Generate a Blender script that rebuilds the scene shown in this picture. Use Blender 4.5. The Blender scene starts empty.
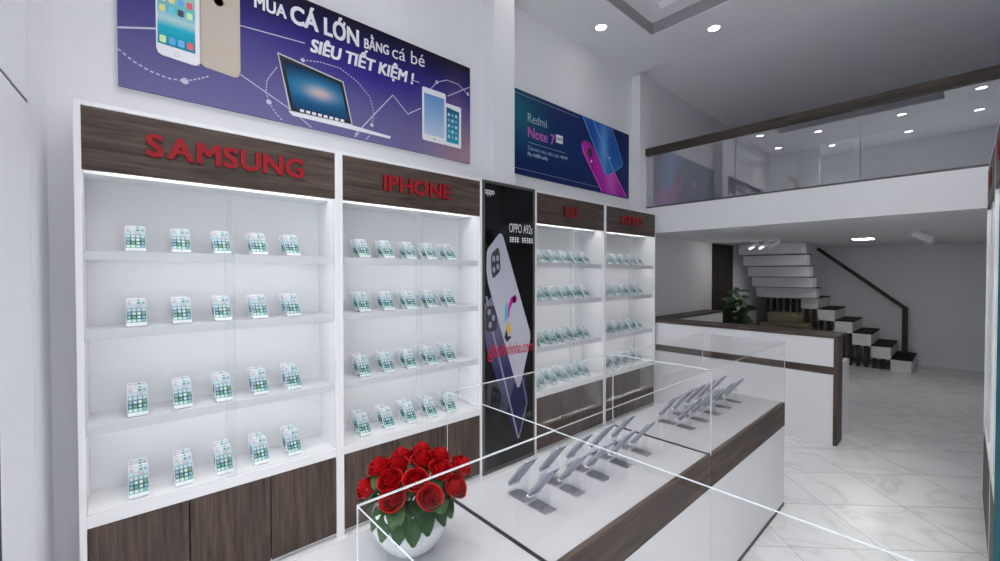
import bpy, bmesh, math, random
from mathutils import Vector, Matrix, Euler
random.seed(7)
SC = bpy.context.scene
COL = SC.collection
PI = math.pi
W = {}                      # world origin of every unrotated parent

# ------------------------------------------------------------------ materials
MATS = {}
def lin(c): return tuple(((x/255)/12.92 if x/255 <= .04045 else ((x/255+.055)/1.055)**2.4) for x in c)
def base(name):
    m = bpy.data.materials.new(name); m.use_nodes = True; MATS[name] = m
    nt = m.node_tree; nt.nodes.clear()
    out = nt.nodes.new('ShaderNodeOutputMaterial')
    return m, nt, out
def mat(name, col, rough=.5, metal=0, spec=.5, emit=None, es=0, coat=0):
    m, nt, out = base(name)
    p = nt.nodes.new('ShaderNodeBsdfPrincipled')
    p.inputs['Base Color'].default_value = (*col, 1)
    p.inputs['Roughness'].default_value = rough
    p.inputs['Metallic'].default_value = metal
    p.inputs['Specular IOR Level'].default_value = spec
    p.inputs['Coat Weight'].default_value = coat
    p.inputs['Coat Roughness'].default_value = .03
    if emit:
        p.inputs['Emission Color'].default_value = (*emit, 1); p.inputs['Emission Strength'].default_value = es
    nt.links.new(p.outputs[0], out.inputs[0])
    return m
def N(nt, t, **k):
    n = nt.nodes.new(t)
    for a, b in k.items(): setattr(n, a, b)
    return n
def math_(nt, op, a, b=None, c=None):
    n = nt.nodes.new('ShaderNodeMath'); n.operation = op
    for i, v in enumerate((a, b, c)):
        if v is None: continue
        if isinstance(v, (int, float)): n.inputs[i].default_value = v
        else: nt.links.new(v, n.inputs[i])
    return n.outputs[0]
def ramp(nt, fac, stops, interp='LINEAR'):
    r = nt.nodes.new('ShaderNodeValToRGB'); r.color_ramp.interpolation = interp
    e = r.color_ramp.elements
    while len(e) < len(stops): e.new(.5)
    for i, (p, c) in enumerate(stops): e[i].position = p; e[i].color = (*c, 1)
    nt.links.new(fac, r.inputs[0]); return r.outputs[0]
def mixc(nt, fac, a, b):
    n = nt.nodes.new('ShaderNodeMix'); n.data_type = 'RGBA'
    for i, v in ((0, fac), (6, a), (7, b)):
        if isinstance(v, (int, float)): n.inputs[i].default_value = v
        elif isinstance(v, tuple): n.inputs[i].default_value = (*v, 1)
        else: nt.links.new(v, n.inputs[i])
    return n.outputs[2]

def wood(name, axis, col=(.072, .049, .039), rough=.5):
    m, nt, out = base(name); L = nt.links.new
    tc = N(nt, 'ShaderNodeTexCoord'); mp = N(nt, 'ShaderNodeMapping'); L(tc.outputs['Object'], mp.inputs[0])
    s = [26, 26, 26]; s['xyz'.index(axis)] = 1.6; mp.inputs['Scale'].default_value = s
    n1 = N(nt, 'ShaderNodeTexNoise'); n1.inputs['Scale'].default_value = 1.0; n1.inputs['Detail'].default_value = 6; n1.inputs['Distortion'].default_value = .7
    L(mp.outputs[0], n1.inputs[0])
    mp2 = N(nt, 'ShaderNodeMapping'); L(tc.outputs['Object'], mp2.inputs[0])
    s2 = [150, 150, 150]; s2['xyz'.index(axis)] = 7; mp2.inputs['Scale'].default_value = s2
    n2 = N(nt, 'ShaderNodeTexNoise'); n2.inputs['Scale'].default_value = 1; n2.inputs['Detail'].default_value = 3; L(mp2.outputs[0], n2.inputs[0])
    f = math_(nt, 'ADD', math_(nt, 'MULTIPLY', n1.outputs[0], .65), math_(nt, 'MULTIPLY', n2.outputs[0], .35))
    c = ramp(nt, f, [(.34, tuple(x*.40 for x in col)), (.5, col), (.64, tuple(x*1.75 for x in col))])
    p = N(nt, 'ShaderNodeBsdfPrincipled'); L(c, p.inputs['Base Color']); p.inputs['Roughness'].default_value = rough; p.inputs['Specular IOR Level'].default_value = .35
    L(p.outputs[0], out.inputs[0]); return m

def glassm(name, tint=(1, 1, 1), ior=1.5, gain=1.0):
    m, nt, out = base(name); L = nt.links.new
    t = N(nt, 'ShaderNodeBsdfTransparent'); t.inputs[0].default_value = (*tint, 1)
    g = N(nt, 'ShaderNodeBsdfGlossy'); g.inputs['Roughness'].default_value = 0; g.inputs[0].default_value = (1, 1, 1, 1)
    ge = N(nt, 'ShaderNodeNewGeometry'); dt = N(nt, 'ShaderNodeVectorMath', operation='DOT_PRODUCT'); L(ge.outputs['Incoming'], dt.inputs[0]); L(ge.outputs['Normal'], dt.inputs[1])
    f0 = ((ior-1)/(ior+1))**2                          # Schlick, the same from both faces of the thin pane
    f = math_(nt, 'ADD', f0, math_(nt, 'MULTIPLY', math_(nt, 'POWER', math_(nt, 'SUBTRACT', 1, math_(nt, 'ABSOLUTE', dt.outputs['Value'])), 5), 1-f0))
    mx = N(nt, 'ShaderNodeMixShader'); L(math_(nt, 'MULTIPLY', f, gain), mx.inputs[0]); L(t.outputs[0], mx.inputs[1]); L(g.outputs[0], mx.inputs[2])
    L(mx.outputs[0], out.inputs[0]); return m

def plaster(name, col, rough=.7, bump=.0):
    m, nt, out = base(name); L = nt.links.new
    tc = N(nt, 'ShaderNodeTexCoord'); n = N(nt, 'ShaderNodeTexNoise'); n.inputs['Scale'].default_value = 3; n.inputs['Detail'].default_value = 4
    L(tc.outputs['Object'], n.inputs[0])
    c = mixc(nt, n.outputs[0], tuple(x*.97 for x in col), tuple(min(1, x*1.02) for x in col))
    p = N(nt, 'ShaderNodeBsdfPrincipled'); L(c, p.inputs['Base Color']); p.inputs['Roughness'].default_value = rough; p.inputs['Specular IOR Level'].default_value = .3
    L(p.outputs[0], out.inputs[0]); return m

def marble():
    m, nt, out = base('marble_tile'); L = nt.links.new
    tc = N(nt, 'ShaderNodeTexCoord'); sx = N(nt, 'ShaderNodeSeparateXYZ')
    geo = N(nt, 'ShaderNodeNewGeometry'); L(geo.outputs['Position'], sx.inputs[0])
    x, y = sx.outputs[0], sx.outputs[1]
    e1 = math_(nt, 'MULTIPLY', math_(nt, 'ADD', x, y), .70711); e2 = math_(nt, 'MULTIPLY', math_(nt, 'SUBTRACT', y, x), .70711)
    def joint(e, off, sp):
        u = math_(nt, 'DIVIDE', math_(nt, 'SUBTRACT', e, off), sp)
        fr = math_(nt, 'FRACT', math_(nt, 'ADD', u, 50.5))
        return math_(nt, 'LESS_THAN', math_(nt, 'ABSOLUTE', math_(nt, 'SUBTRACT', fr, .5)), .0045), math_(nt, 'FLOOR', math_(nt, 'ADD', u, 50))
    j1, c1 = joint(e1, 2.14, .535); j2, c2 = joint(e2, 3.05, .49)
    j = math_(nt, 'MAXIMUM', j1, j2)
    # veins, shifted per tile
    cb = N(nt, 'ShaderNodeCombineXYZ'); L(math_(nt, 'ADD', x, math_(nt, 'MULTIPLY', c1, 3.7)), cb.inputs[0]); L(math_(nt, 'ADD', y, math_(nt, 'MULTIPLY', c2, 5.3)), cb.inputs[1])
    n = N(nt, 'ShaderNodeTexNoise'); n.inputs['Scale'].default_value = 1.5; n.inputs['Detail'].default_value = 5; n.inputs['Distortion'].default_value = 1.2; L(cb.outputs[0], n.inputs[0])
    v = math_(nt, 'ABSOLUTE', math_(nt, 'SUBTRACT', n.outputs[0], .5))
    vein = ramp(nt, v, [(.0, (.56, .56, .57)), (.03, (.70, .70, .71)), (.10, (.77, .77, .775))])
    n2 = N(nt, 'ShaderNodeTexNoise'); n2.inputs['Scale'].default_value = 2.2; n2.inputs['Detail'].default_value = 3; L(cb.outputs[0], n2.inputs[0])
    vein = mixc(nt, math_(nt, 'MULTIPLY', n2.outputs[0], .85), vein, (.77, .77, .775))
    c = mixc(nt, j, vein, (.36, .36, .37))
    p = N(nt, 'ShaderNodeBsdfPrincipled'); L(c, p.inputs['Base Color']); p.inputs['Roughness'].default_value = .27; p.inputs['Specular IOR Level'].default_value = .35
    L(p.outputs[0], out.inputs[0]); return m

def screen_mat():
    m, nt, out = base('app_icon_screen'); L = nt.links.new
    tc = N(nt, 'ShaderNodeTexCoord'); s = N(nt, 'ShaderNodeSeparateXYZ'); L(tc.outputs['Generated'], s.inputs[0])
    u, v = s.outputs[1], s.outputs[2]
    bg = ramp(nt, v, [(0, (.16, .42, .28)), (.15, (.10, .32, .22)), (.16, (.015, .06, .045)), (.34, (.02, .10, .07)), (.50, (.12, .24, .25)), (.66, (.32, .43, .47)), (.84, (.52, .58, .62)), (1, (.64, .68, .71))])  # wallpaper gradient; its pale top also has reflected light painted in
    uu = math_(nt, 'MULTIPLY', u, 4); vv = math_(nt, 'MULTIPLY', v, 6.5)
    fu = math_(nt, 'ABSOLUTE', math_(nt, 'SUBTRACT', math_(nt, 'FRACT', uu), .5)); fv = math_(nt, 'ABSOLUTE', math_(nt, 'SUBTRACT', math_(nt, 'FRACT', vv), .5))
    mk = math_(nt, 'LESS_THAN', math_(nt, 'MAXIMUM', fu, fv), .33)
    cb = N(nt, 'ShaderNodeCombineXYZ'); L(math_(nt, 'FLOOR', uu), cb.inputs[0]); L(math_(nt, 'FLOOR', vv), cb.inputs[1])
    wn = N(nt, 'ShaderNodeTexWhiteNoise'); wn.noise_dimensions = '3D'; L(cb.outputs[0], wn.inputs[0])
    ic = ramp(nt, wn.outputs[0], [(0, (.50, .58, .66)), (.3, (.22, .36, .52)), (.45, (.62, .66, .70)), (.62, (.12, .33, .20)), (.74, (.58, .40, .42)), (.84, (.10, .12, .15)), (.9, (.45, .58, .66))], 'CONSTANT')
    c = mixc(nt, mk, bg, ic)
    p = N(nt, 'ShaderNodeBsdfPrincipled'); L(c, p.inputs['Base Color']); p.inputs['Roughness'].default_value = .3; p.inputs['Specular IOR Level'].default_value = .2
    L(c, p.inputs['Emission Color']); p.inputs['Emission Strength'].default_value = .04
    L(p.outputs[0], out.inputs[0]); return m

def grad_mat(name, stops, axis=2, glow=None, rough=.35):
    m, nt, out = base(name); L = nt.links.new
    tc = N(nt, 'ShaderNodeTexCoord'); s = N(nt, 'ShaderNodeSeparateXYZ'); L(tc.outputs['Generated'], s.inputs[0])
    c = ramp(nt, s.outputs[axis], stops)
    for (gy, gz, ry, rz, gc, k) in (glow or []):
        a = math_(nt, 'POWER', math_(nt, 'DIVIDE', math_(nt, 'SUBTRACT', s.outputs[1], gy), ry), 2)
        b = math_(nt, 'POWER', math_(nt, 'DIVIDE', math_(nt, 'SUBTRACT', s.outputs[2], gz), rz), 2)
        d = math_(nt, 'MULTIPLY', math_(nt, 'EXPONENT', math_(nt, 'MULTIPLY', math_(nt, 'ADD', a, b), -1)), k)
        c = mixc(nt, d, c, gc)
    p = N(nt, 'ShaderNodeBsdfPrincipled'); L(c, p.inputs['Base Color']); p.inputs['Roughness'].default_value = rough; p.inputs['Specular IOR Level'].default_value = .15
    L(p.outputs[0], out.inputs[0]); return m

white = mat('white_laminate', (.80, .80, .82), .30)
ctop = mat('pale_grey_worktop', (.47, .47, .485), .25)
white_in = mat('white_cabinet_board', (.82, .82, .83), .35)
wallm = plaster('wall_paint', (.76, .76, .78))
wallpan = plaster('white_cladding', (.86, .87, .90), .45)
ceilm = plaster('ceiling_paint', (.74, .74, .76), .8)
floorm = marble()
shelfm = mat('pale_grey_shelf', (.66, .66, .69), .35)
wood_y = wood('dark_wood_along', 'y'); wood_z = wood('dark_wood_upright', 'z'); wood_x = wood('dark_wood_across', 'x')
dwood = wood('espresso_wood', 'z', (.035, .022, .018), .4)
dwood_x = wood('rail_wood', 'x', (.040, .029, .023), .55)
red = mat('red_acrylic', (.30, .005, .012), .5, 0, .3)
glass = glassm('clear_glass', ior=1.30, gain=.3); glass_rail = glassm('balustrade_glass', (.95, .955, .965), 1.62, 3.0); glass_cab = glassm('door_glass', (.985, .99, .99), 1.28, .5)
edge = mat('polished_glass_edge', (.62, .64, .65), .2, 0, .5)
gasket = mat('dark_seal', (.012, .011, .011), .35)
steel = mat('brushed_steel', (.55, .55, .56), .3, 1)
led = mat('led_strip_light', (1, 1, 1), .5, emit=(1, .99, .97), es=7)
lens = mat('downlight_lens', (1, 1, 1), .5, emit=(1, .98, .95), es=14)
panel_led = mat('led_panel_light', (1, 1, 1), .5, emit=(1, .98, .95), es=40)
black = mat('black_tread', (.008, .007, .008), .6, 0, .2)
grey = mat('silver_phone_back', (.33, .35, .42), .4, .2)
phone_white = mat('white_phone_shell', (.80, .81, .83), .25)
acr = glassm('clear_acrylic', (.95, .955, .965), 1.25)
screen = screen_mat()
blackgloss = mat('gloss_black_print', (.004, .004, .005), .05, 0, .35)
frame_dark = mat('dark_grey_frame', (.07, .065, .06), .35)
pw = mat('print_white', (.80, .80, .84), .4)
rose_red = mat('rose_petal', (.42, .004, .008), .5, 0, .25)
leafm = mat('rose_leaf', (.020, .066, .014), .5, 0, .3)
stemm = mat('green_stem', (.05, .14, .035), .5)
ceramic = mat('white_ceramic', (.66, .67, .69), .2)
tan = wood('tan_wood', 'x', (.20, .165, .105), .6)
teal = mat('teal_print', (.012, .17, .21), .7, 0, .08)

# ------------------------------------------------------------------ geometry
class MB:
    def __init__(s): s.v = []; s.f = []; s.m = []
    def quad(s, p, mi=0):
        n = len(s.v); s.v += [tuple(q) for q in p]; s.f.append(tuple(range(n, n+len(p)))); s.m.append(mi); return s
    def box(s, x0, x1, y0, y1, z0, z1, mi=0, mats=None):
        n = len(s.v)
        s.v += [(x0,y0,z0),(x1,y0,z0),(x1,y1,z0),(x0,y1,z0),(x0,y0,z1),(x1,y0,z1),(x1,y1,z1),(x0,y1,z1)]
        fs = [(0,3,2,1),(4,5,6,7),(0,1,5,4),(2,3,7,6),(3,0,4,7),(1,2,6,5)]     # -z +z -y +y -x +x
        for i, f in enumerate(fs): s.f.append(tuple(n+k for k in f)); s.m.append(mats[i] if mats else mi)
        return s
    def poly(s, pts, x, mi=0):          # (y, z) outline on a plane facing +x
        a = sum(pts[i][0]*pts[(i+1) % len(pts)][1]-pts[(i+1) % len(pts)][0]*pts[i][1] for i in range(len(pts)))
        if a < 0: pts = pts[::-1]
        return s.quad([(x, p[0], p[1]) for p in pts], mi)
    def stroke(s, pts, x, w, mi=0, dash=None):
        for i in range(len(pts)-1):
            a, b = Vector(pts[i]), Vector(pts[i+1]); d = b-a; l = d.length
            if l < 1e-6: continue
            d /= l; nrm = Vector((-d.y, d.x))*w/2
            segs = [(0, l)]
            if dash:
                k = max(1, round(l/dash)); segs = [(j*l/k, (j+.6)*l/k) for j in range(k)]
            for t0, t1 in segs:
                p, q = a+d*t0, a+d*t1
                s.poly([tuple(p-nrm), tuple(q-nrm), tuple(q+nrm), tuple(p+nrm)], x, mi)
        return s
    def disc(s, c, r, x, mi=0, n=20, rz=None):
        rz = rz or r
        return s.poly([(c[0]+r*math.cos(2*PI*i/n), c[1]+rz*math.sin(2*PI*i/n)) for i in range(n)], x, mi)
    def tube(s, p0, p1, r0, r1=None, n=14, mi=0, cap=True):
        r1 = r0 if r1 is None else r1
        p0, p1 = Vector(p0), Vector(p1); d = (p1-p0).normalized()
        a = d.orthogonal().normalized(); b = d.cross(a); k = len(s.v)
        for p, r in ((p0, r0), (p1, r1)):
            for i in range(n):
                t = 2*PI*i/n; s.v.append(tuple(p+(a*math.cos(t)+b*math.sin(t))*r))
        for i in range(n):
            j = (i+1) % n; s.f.append((k+i, k+j, k+n+j, k+n+i)); s.m.append(mi)
        if cap:
            s.f.append(tuple(k+i for i in range(n))[::-1]); s.m.append(mi)
            s.f.append(tuple(k+n+i for i in range(n))); s.m.append(mi)
        return s
    def lathe(s, prof, c=(0,0,0), n=32, mi=0):
        k = len(s.v); m = len(prof)
        for r, z in prof:
            for i in range(n):
                t = 2*PI*i/n; s.v.append((c[0]+r*math.cos(t), c[1]+r*math.sin(t), c[2]+z))
        for j in range(m-1):
            for i in range(n):
                i2 = (i+1) % n; s.f.append((k+j*n+i, k+j*n+i2, k+(j+1)*n+i2, k+(j+1)*n+i)); s.m.append(mi)
        return s
    def grid(s, fn, nu, nv, mi=0):
        k = len(s.v)
        for j in range(nv+1):
            for i in range(nu+1): s.v.append(tuple(fn(i/nu, j/nv)))
        for j in range(nv):
            for i in range(nu):
                a = k+j*(nu+1)+i; s.f.append((a, a+1, a+nu+2, a+nu+1)); s.m.append(mi)
        return s
    def add_mesh(s, me, mi=0):
        k = len(s.v); s.v += [tuple(v.co) for v in me.vertices]
        for p in me.polygons: s.f.append(tuple(k+i for i in p.vertices)); s.m.append(mi)
        return s

def obj(name, mb, mats, parent=None, smooth=False, bevel=0, world=True, origin=None, merge=False):
    """one mesh object; world=True: vertices are in world space, the parent is unrotated"""
    mats = mats if isinstance(mats, (list, tuple)) else [mats]
    lo = [min(v[i] for v in mb.v) for i in range(3)]; hi = [max(v[i] for v in mb.v) for i in range(3)]
    o0 = Vector(origin) if origin is not None else (Vector(((lo[0]+hi[0])/2, (lo[1]+hi[1])/2, (lo[2]+hi[2])/2)) if parent is not None or True else Vector())
    me = bpy.data.meshes.new(name)
    me.from_pydata([tuple(Vector(v)-o0) for v in mb.v], [], mb.f)
    for m in mats: me.materials.append(m)
    me.polygons.foreach_set('material_index', mb.m)
    if smooth: me.polygons.foreach_set('use_smooth', [True]*len(me.polygons))
    me.update()
    if bevel or merge:
        bm = bmesh.new(); bm.from_mesh(me)
        if merge: bmesh.ops.remove_doubles(bm, verts=bm.verts, dist=1e-5)
        if bevel:
            es = [e for e in bm.edges if len(e.link_faces) == 2 and e.calc_face_angle(0) > .6]
            bmesh.ops.bevel(bm, geom=es, offset=bevel, segments=2, profile=.5, affect='EDGES', clamp_overlap=True)
        bm.to_mesh(me); bm.free()
    o = bpy.data.objects.new(name, me); COL.objects.link(o)
    if parent is not None:
        o.parent = parent; o.location = o0 - (W[parent.name] if world else Vector())
        W[o.name] = o0 if world else W.get(parent.name, Vector()) + o0
    else:
        o.location = o0; W[o.name] = o0
    return o
def tag(o, label=None, cat=None, group=None, kind=None):
    if label: o['label'] = label
    if cat: o['category'] = cat
    if group: o['group'] = group
    if kind: o['kind'] = kind
    return o
def thing(name, label, cat, loc=(0,0,0), rz=0, group=None):
    o = bpy.data.objects.new(name, None); COL.objects.link(o); o.empty_display_size = .05
    o.location = loc; o.rotation_euler = (0, 0, rz); W[o.name] = Vector(loc)
    return tag(o, label, cat, group)
def struct(name, mb, m, **k): return tag(obj(name, mb, m, **k), kind='structure')
def copy_tree(o, parent=None):
    c = o.copy(); COL.objects.link(c)
    if parent: c.parent = parent
    for ch in o.children: copy_tree(ch, c)
    return c

def text_mesh(body, offset=.0, extrude=0, shear=0, spacing=1.0, bold=0):
    c = bpy.data.curves.new('tmp', 'FONT'); c.body = body; c.offset = offset; c.extrude = extrude; c.shear = shear; c.space_character = spacing
    c.resolution_u = 4; c.fill_mode = 'BOTH'
    o = bpy.data.objects.new('tmp', c); COL.objects.link(o)
    bpy.context.view_layer.update()
    me = bpy.data.meshes.new_from_object(o.evaluated_get(bpy.context.evaluated_depsgraph_get()))
    bpy.data.objects.remove(o); bpy.data.curves.remove(c)
    if bold:                                               # heavier strokes: the same outline laid over itself, a little shifted
        mb = MB()
        for i, (a, b) in enumerate(((-1, -.6), (1, -.6), (1, .6), (-1, .6), (0, 0), (0, .6), (0, -.6))):
            k = len(mb.v); mb.v += [(v.co.x+a*bold, v.co.y*(1-1.2*bold)+b*bold+.6*bold*1.0, v.co.z*(1-.03*i)+(0 if extrude else .0002*i)) for v in me.vertices]
            mb.f += [tuple(k+q for q in p.vertices) for p in me.polygons]
        bpy.data.meshes.remove(me); me = bpy.data.meshes.new('tmp'); me.from_pydata(mb.v, [], mb.f)
    return me
def put_text(mb, body, y0, y1, z0, z1, x, depth=0, mi=0, zr=0, ref=None, **k):
    """text filling the box y0..y1 (reading direction) z0..z1 on a plane facing +x, rising by zr; ref = (low, high) em heights mapped to z0..z1"""
    me = text_mesh(body, extrude=.1 if depth else 0, **k)
    xs = [v.co.x for v in me.vertices]; ys = [v.co.y for v in me.vertices]
    a, b = min(xs), max(xs); c, d = ref or (min(ys), max(ys))
    for v in me.vertices:
        t = (v.co.x-a)/(b-a)
        yy = y0+t*(y1-y0); zz = z0+(v.co.y-c)/(d-c)*(z1-z0)+t*zr
        v.co = (x+(depth*(v.co.z+.1)/.2 if depth else v.co.z), yy, zz)
    mb.add_mesh(me, mi); bpy.data.meshes.remove(me)
    return mb
CAP = (0, .70)

def letters(word, y0, y1, z0, z1, depth):
    me = [text_mesh(ch, bold=.034, extrude=.1) for ch in word]
    ext = [(min(v.co.x for v in m.vertices), max(v.co.x for v in m.vertices)) for m in me]
    gap = .075; tot = sum(b-a for a, b in ext)+gap*(len(word)-1); k = (y1-y0)/tot; y = y0; out = []
    for m, (a, b) in zip(me, ext):
        for v in m.vertices: v.co = (depth*(v.co.z+.1)/.2, y+(v.co.x-a)*k, z0+v.co.y/.70*(z1-z0))
        mb = MB(); mb.add_mesh(m); out.append(mb); y += (b-a+gap)*k; bpy.data.meshes.remove(m)
    return out
def rrect(y0, y1, z0, z1, r, n=4):
    pts = []
    for cy, cz, a0 in ((y1-r, z1-r, 0), (y0+r, z1-r, 90), (y0+r, z0+r, 180), (y1-r, z0+r, 270)):
        for i in range(n+1):
            a = math.radians(a0+90*i/n); pts.append((cy+r*math.cos(a), cz+r*math.sin(a)))
    return pts
def slab(mb, pts, x0, x1, mi=0, side=None):
    """outline (y, z) extruded from x0 to x1"""
    side = mi if side is None else side
    mb.poly(pts, x1, mi)
    a = sum(pts[i][0]*pts[(i+1) % len(pts)][1]-pts[(i+1) % len(pts)][0]*pts[i][1] for i in range(len(pts)))
    if a < 0: pts = pts[::-1]
    mb.quad([(x0, p[0], p[1]) for p in pts[::-1]], mi)
    for i in range(len(pts)):
        p, q = pts[i], pts[(i+1) % len(pts)]
        mb.quad([(x0, p[0], p[1]), (x0, q[0], q[1]), (x1, q[0], q[1]), (x1, p[0], p[1])], side)
    return mb

# ------------------------------------------------------------------ the setting
XL, XR, YB, YF = -2.88, .42, 10.6, -1.2
ZC, ZU = 4.168, 4.276
struct('floor', MB().box(-3.1, .6, YF-.3, YB+.1, -.12, 0), floorm)
struct('wall_left', MB().box(XL-.15, XL, -.249, YB, 0, ZU+.3), wallm)
struct('wall_back', MB().box(XL-.15, XR+.15, YB, YB+.15, 0, ZU+.3), wallm)
struct('wall_right', MB().box(XR, XR+.15, YF, YB, 0, ZU+.3), wallm)
struct('wall_front', MB().box(XL-.15, -2.349, -.60, -.249, 0, ZU+.3).box(XL-.15, -2.349, YF, -.60, 0, ZU+.3).box(-2.349, XR, YF, YF+.15, 3.15, ZU+.3), wallpan)
c = MB()                                                   # dropped ceiling of the shop with its stepped tray
tx0, tx1, ty0, ty1 = -2.255, -.205, 1.27, 4.227
c.box(XL, tx0, YF, 4.875, ZC, ZU+.02).box(tx1, XR, YF, 4.875, ZC, ZU+.02).box(tx0, tx1, YF, ty0, ZC, ZU+.02).box(tx0, tx1, ty1, 4.875, ZC, ZU+.02)
struct('ceiling', c, ceilm)
t2 = .17
c = MB().box(XL, tx0+t2, YF, 4.9, ZU+.02, ZU+.10).box(tx1-t2, XR, YF, 4.9, ZU+.02, ZU+.10).box(tx0+t2, tx1-t2, YF, ty0+t2, ZU+.02, ZU+.10).box(tx0+t2, tx1-t2, ty1-t2, 4.9, ZU+.02, ZU+.10)
c.box(XL, XR, YF, 4.9, ZU+.10, ZU+.2)
struct('ceiling_tray', c, ceilm)
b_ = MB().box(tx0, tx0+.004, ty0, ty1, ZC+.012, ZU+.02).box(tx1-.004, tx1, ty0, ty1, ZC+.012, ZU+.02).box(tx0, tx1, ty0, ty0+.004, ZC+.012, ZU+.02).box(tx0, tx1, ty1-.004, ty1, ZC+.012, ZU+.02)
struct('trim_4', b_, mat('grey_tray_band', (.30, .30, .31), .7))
struct('ceiling_mezzanine', MB().box(XL, XR, 4.9, YB, ZU, ZU+.15), plaster('mezzanine_ceiling_paint', (.92, .92, .94), .8))
struct('floor_mezzanine', MB().box(XL, XR, 5.05, 8.30, 2.150, 2.476).box(-1.72, XR, 8.30, YB, 2.150, 2.476), wallm)
struct('trim_1', MB().box(XL, -2.726, 2.397, 2.644, 0, ZC), wallm)
struct('trim_2', MB().box(XL, -2.768, 4.957, 5.161, 0, 2.40).box(XL, -2.768, 4.894, 5.161, 2.40, ZC), wallm)
# dark fluted panel on the left wall below the mezzanine
c = MB().box(XL, XL+.03, 7.49, 8.36, 0, 2.15)
for k in range(14):
    y = 7.51+k*.061; c.box(XL+.03, XL+.042, y, y+.04, .02, 2.13)
struct('door_1', c, dwood)
# cladding leaf of the shop front, folded a few degrees
a = math.radians(4.3); hx, hy = -2.349, -.249
dx, dy = math.cos(a), -math.sin(a); nx, ny = math.sin(a), math.cos(a)
def leaf(mb, s0, s1, t0, t1, z0, z1, mi=0):
    P = lambda s, t: (hx+dx*s+nx*t, hy+dy*s+ny*t)
    q = [P(s0, t0), P(s1, t0), P(s1, t1), P(s0, t1)]; n = len(mb.v)
    mb.v += [(p[0], p[1], z0) for p in q]+[(p[0], p[1], z1) for p in q]
    for f in ((0,3,2,1),(4,5,6,7),(0,1,5,4),(1,2,6,5),(2,3,7,6),(3,0,4,7)): mb.f.append(tuple(n+i for i in f)); mb.m.append(mi)
l = MB()
leaf(l, .006, .394, -.06, -.012, 0, ZC)
leaf(l, .006, .23, -.012, 0, 0, 2.262); leaf(l, .006, .23, -.012, 0, 2.276, ZC)
leaf(l, .23, .394, -.012, .0015, 0, 2.262); leaf(l, .23, .394, -.012, .0015, 2.276, ZC)
leaf(l, .006, .394, -.012, -.002, 2.262, 2.276, 1)
leaf(l, .394, .399, -.06, .0015, 0, 3.0, 1)
struct('trim_3', l, [wallpan, gasket])

# ------------------------------------------------------------------ display cabinets
def cabinet(name, label, loc, rz, w, sign, box_, group, n_let=None):
    """front plane at local x = 0, width along local y"""
    t = thing(name, label, 'display cabinet', loc, rz, group)
    p = .024; d = -.305
    K = dict(parent=t, world=False)
    c = MB()
    c.box(d, 0, 0, p, 0, 2.385).box(d, 0, w-p, w, 0, 2.385)                    # sides
    c.box(d, -.0, p, w-p, 2.365, 2.385)                                         # top
    c.box(d, d+.02, p, w-p, 0, 2.365)                                           # back
    c.box(d+.02, -.002, p, w-p, .503, .556)                                     # base shelf
    c.box(d+.02, -.03, p, w-p, 0, .03)
    c.box(d+.02, -.105, p, w-p, 2.088, 2.12).box(-.105, -.028, p, w-p, 2.14, 2.15)   # top inside with a light slot
    obj('carcass', c, white_in, bevel=.0015, **K)
    h = obj('header_board', MB().box(-.028, 0, p, w-p, 2.09, 2.363), wood_y, **K)
    for lm in letters(sign, *box_, 2.183, 2.288, .012 if loc[0] < -1 else .005):
        s = obj('sign_letter', lm, red, parent=t, world=False); s['label'] = 'raised red letter'
    for z in (1.735, 1.378, .948):
        sh = obj('shelf', MB().box(-.05, -.03, p, w-p, z-.043, z).box(d+.02, -.05, p, w-p, z-.022, z), shelfm, **K)
        st = obj('led_strip', MB().box(-.075, -.060, p+.05, w-p-.05, z-.028, z-.0222), led, **K)
    obj('led_strip', MB().box(-.085, -.055, p+.05, w-p-.05, 2.132, 2.1398), led, **K)
    iw = (w-2*p)/3
    for k in range(3):
        obj('cabinet_door', MB().box(-.022, -.001, p+k*iw+.003, p+(k+1)*iw-.003, .03, .500), wood_z, bevel=.0015, **K)
    mid = w/2-.0
    gd = MB().box(-.014, -.009, p+.002, mid+.02, .558, 2.087, mats=[1,1,1,1,0,0])
    obj('glass_door', gd, [glass_cab, edge], **K)
    gd = MB().box(-.024, -.019, mid-.02, w-p-.002, .558, 2.087, mats=[1,1,1,1,0,0])
    obj('glass_door', gd, [glass_cab, edge], **K)
    return t
CABW = 1.143
FX = -2.575
cabs = []
G = 'display cabinets along the left wall'
cabs.append(cabinet('display_cabinet', 'white lit phone display cabinet with wood header, nearest and leftmost of the left wall row', (FX, -.146, 0), 0, CABW, 'SAMSUNG', (.239, .938), G))
cabs.append(cabinet('display_cabinet', 'white lit phone display cabinet directly left of the tall black phone poster', (FX, .997, 0), 0, CABW, 'IPHONE', (.291, .830), G))
cabs.append(cabinet('display_cabinet', 'white lit phone display cabinet directly right of the tall black phone poster', (FX, 2.754, 0), 0, 1.094, 'LG', (.402, .605), G))
cabs.append(cabinet('display_cabinet', 'white lit phone display cabinet farthest along the left wall, beside the reception counter', (FX, 3.848, 0), 0, 1.102, 'OPPO', (.305, .742), G))
G2 = 'display cabinets along the right wall'
rc1 = cabinet('display_cabinet', 'white display cabinet at the right edge of the photo, far one beside the open aisle', (.112, 4.64, 0), PI, 1.095, 'LG', (.44, .66), G2)
rc2 = cabinet('display_cabinet', 'white display cabinet at the right edge of the photo, near one behind the teal board', (.112, 3.545, 0), PI, 1.095, 'OPPO', (.33, .77), G2)
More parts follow.
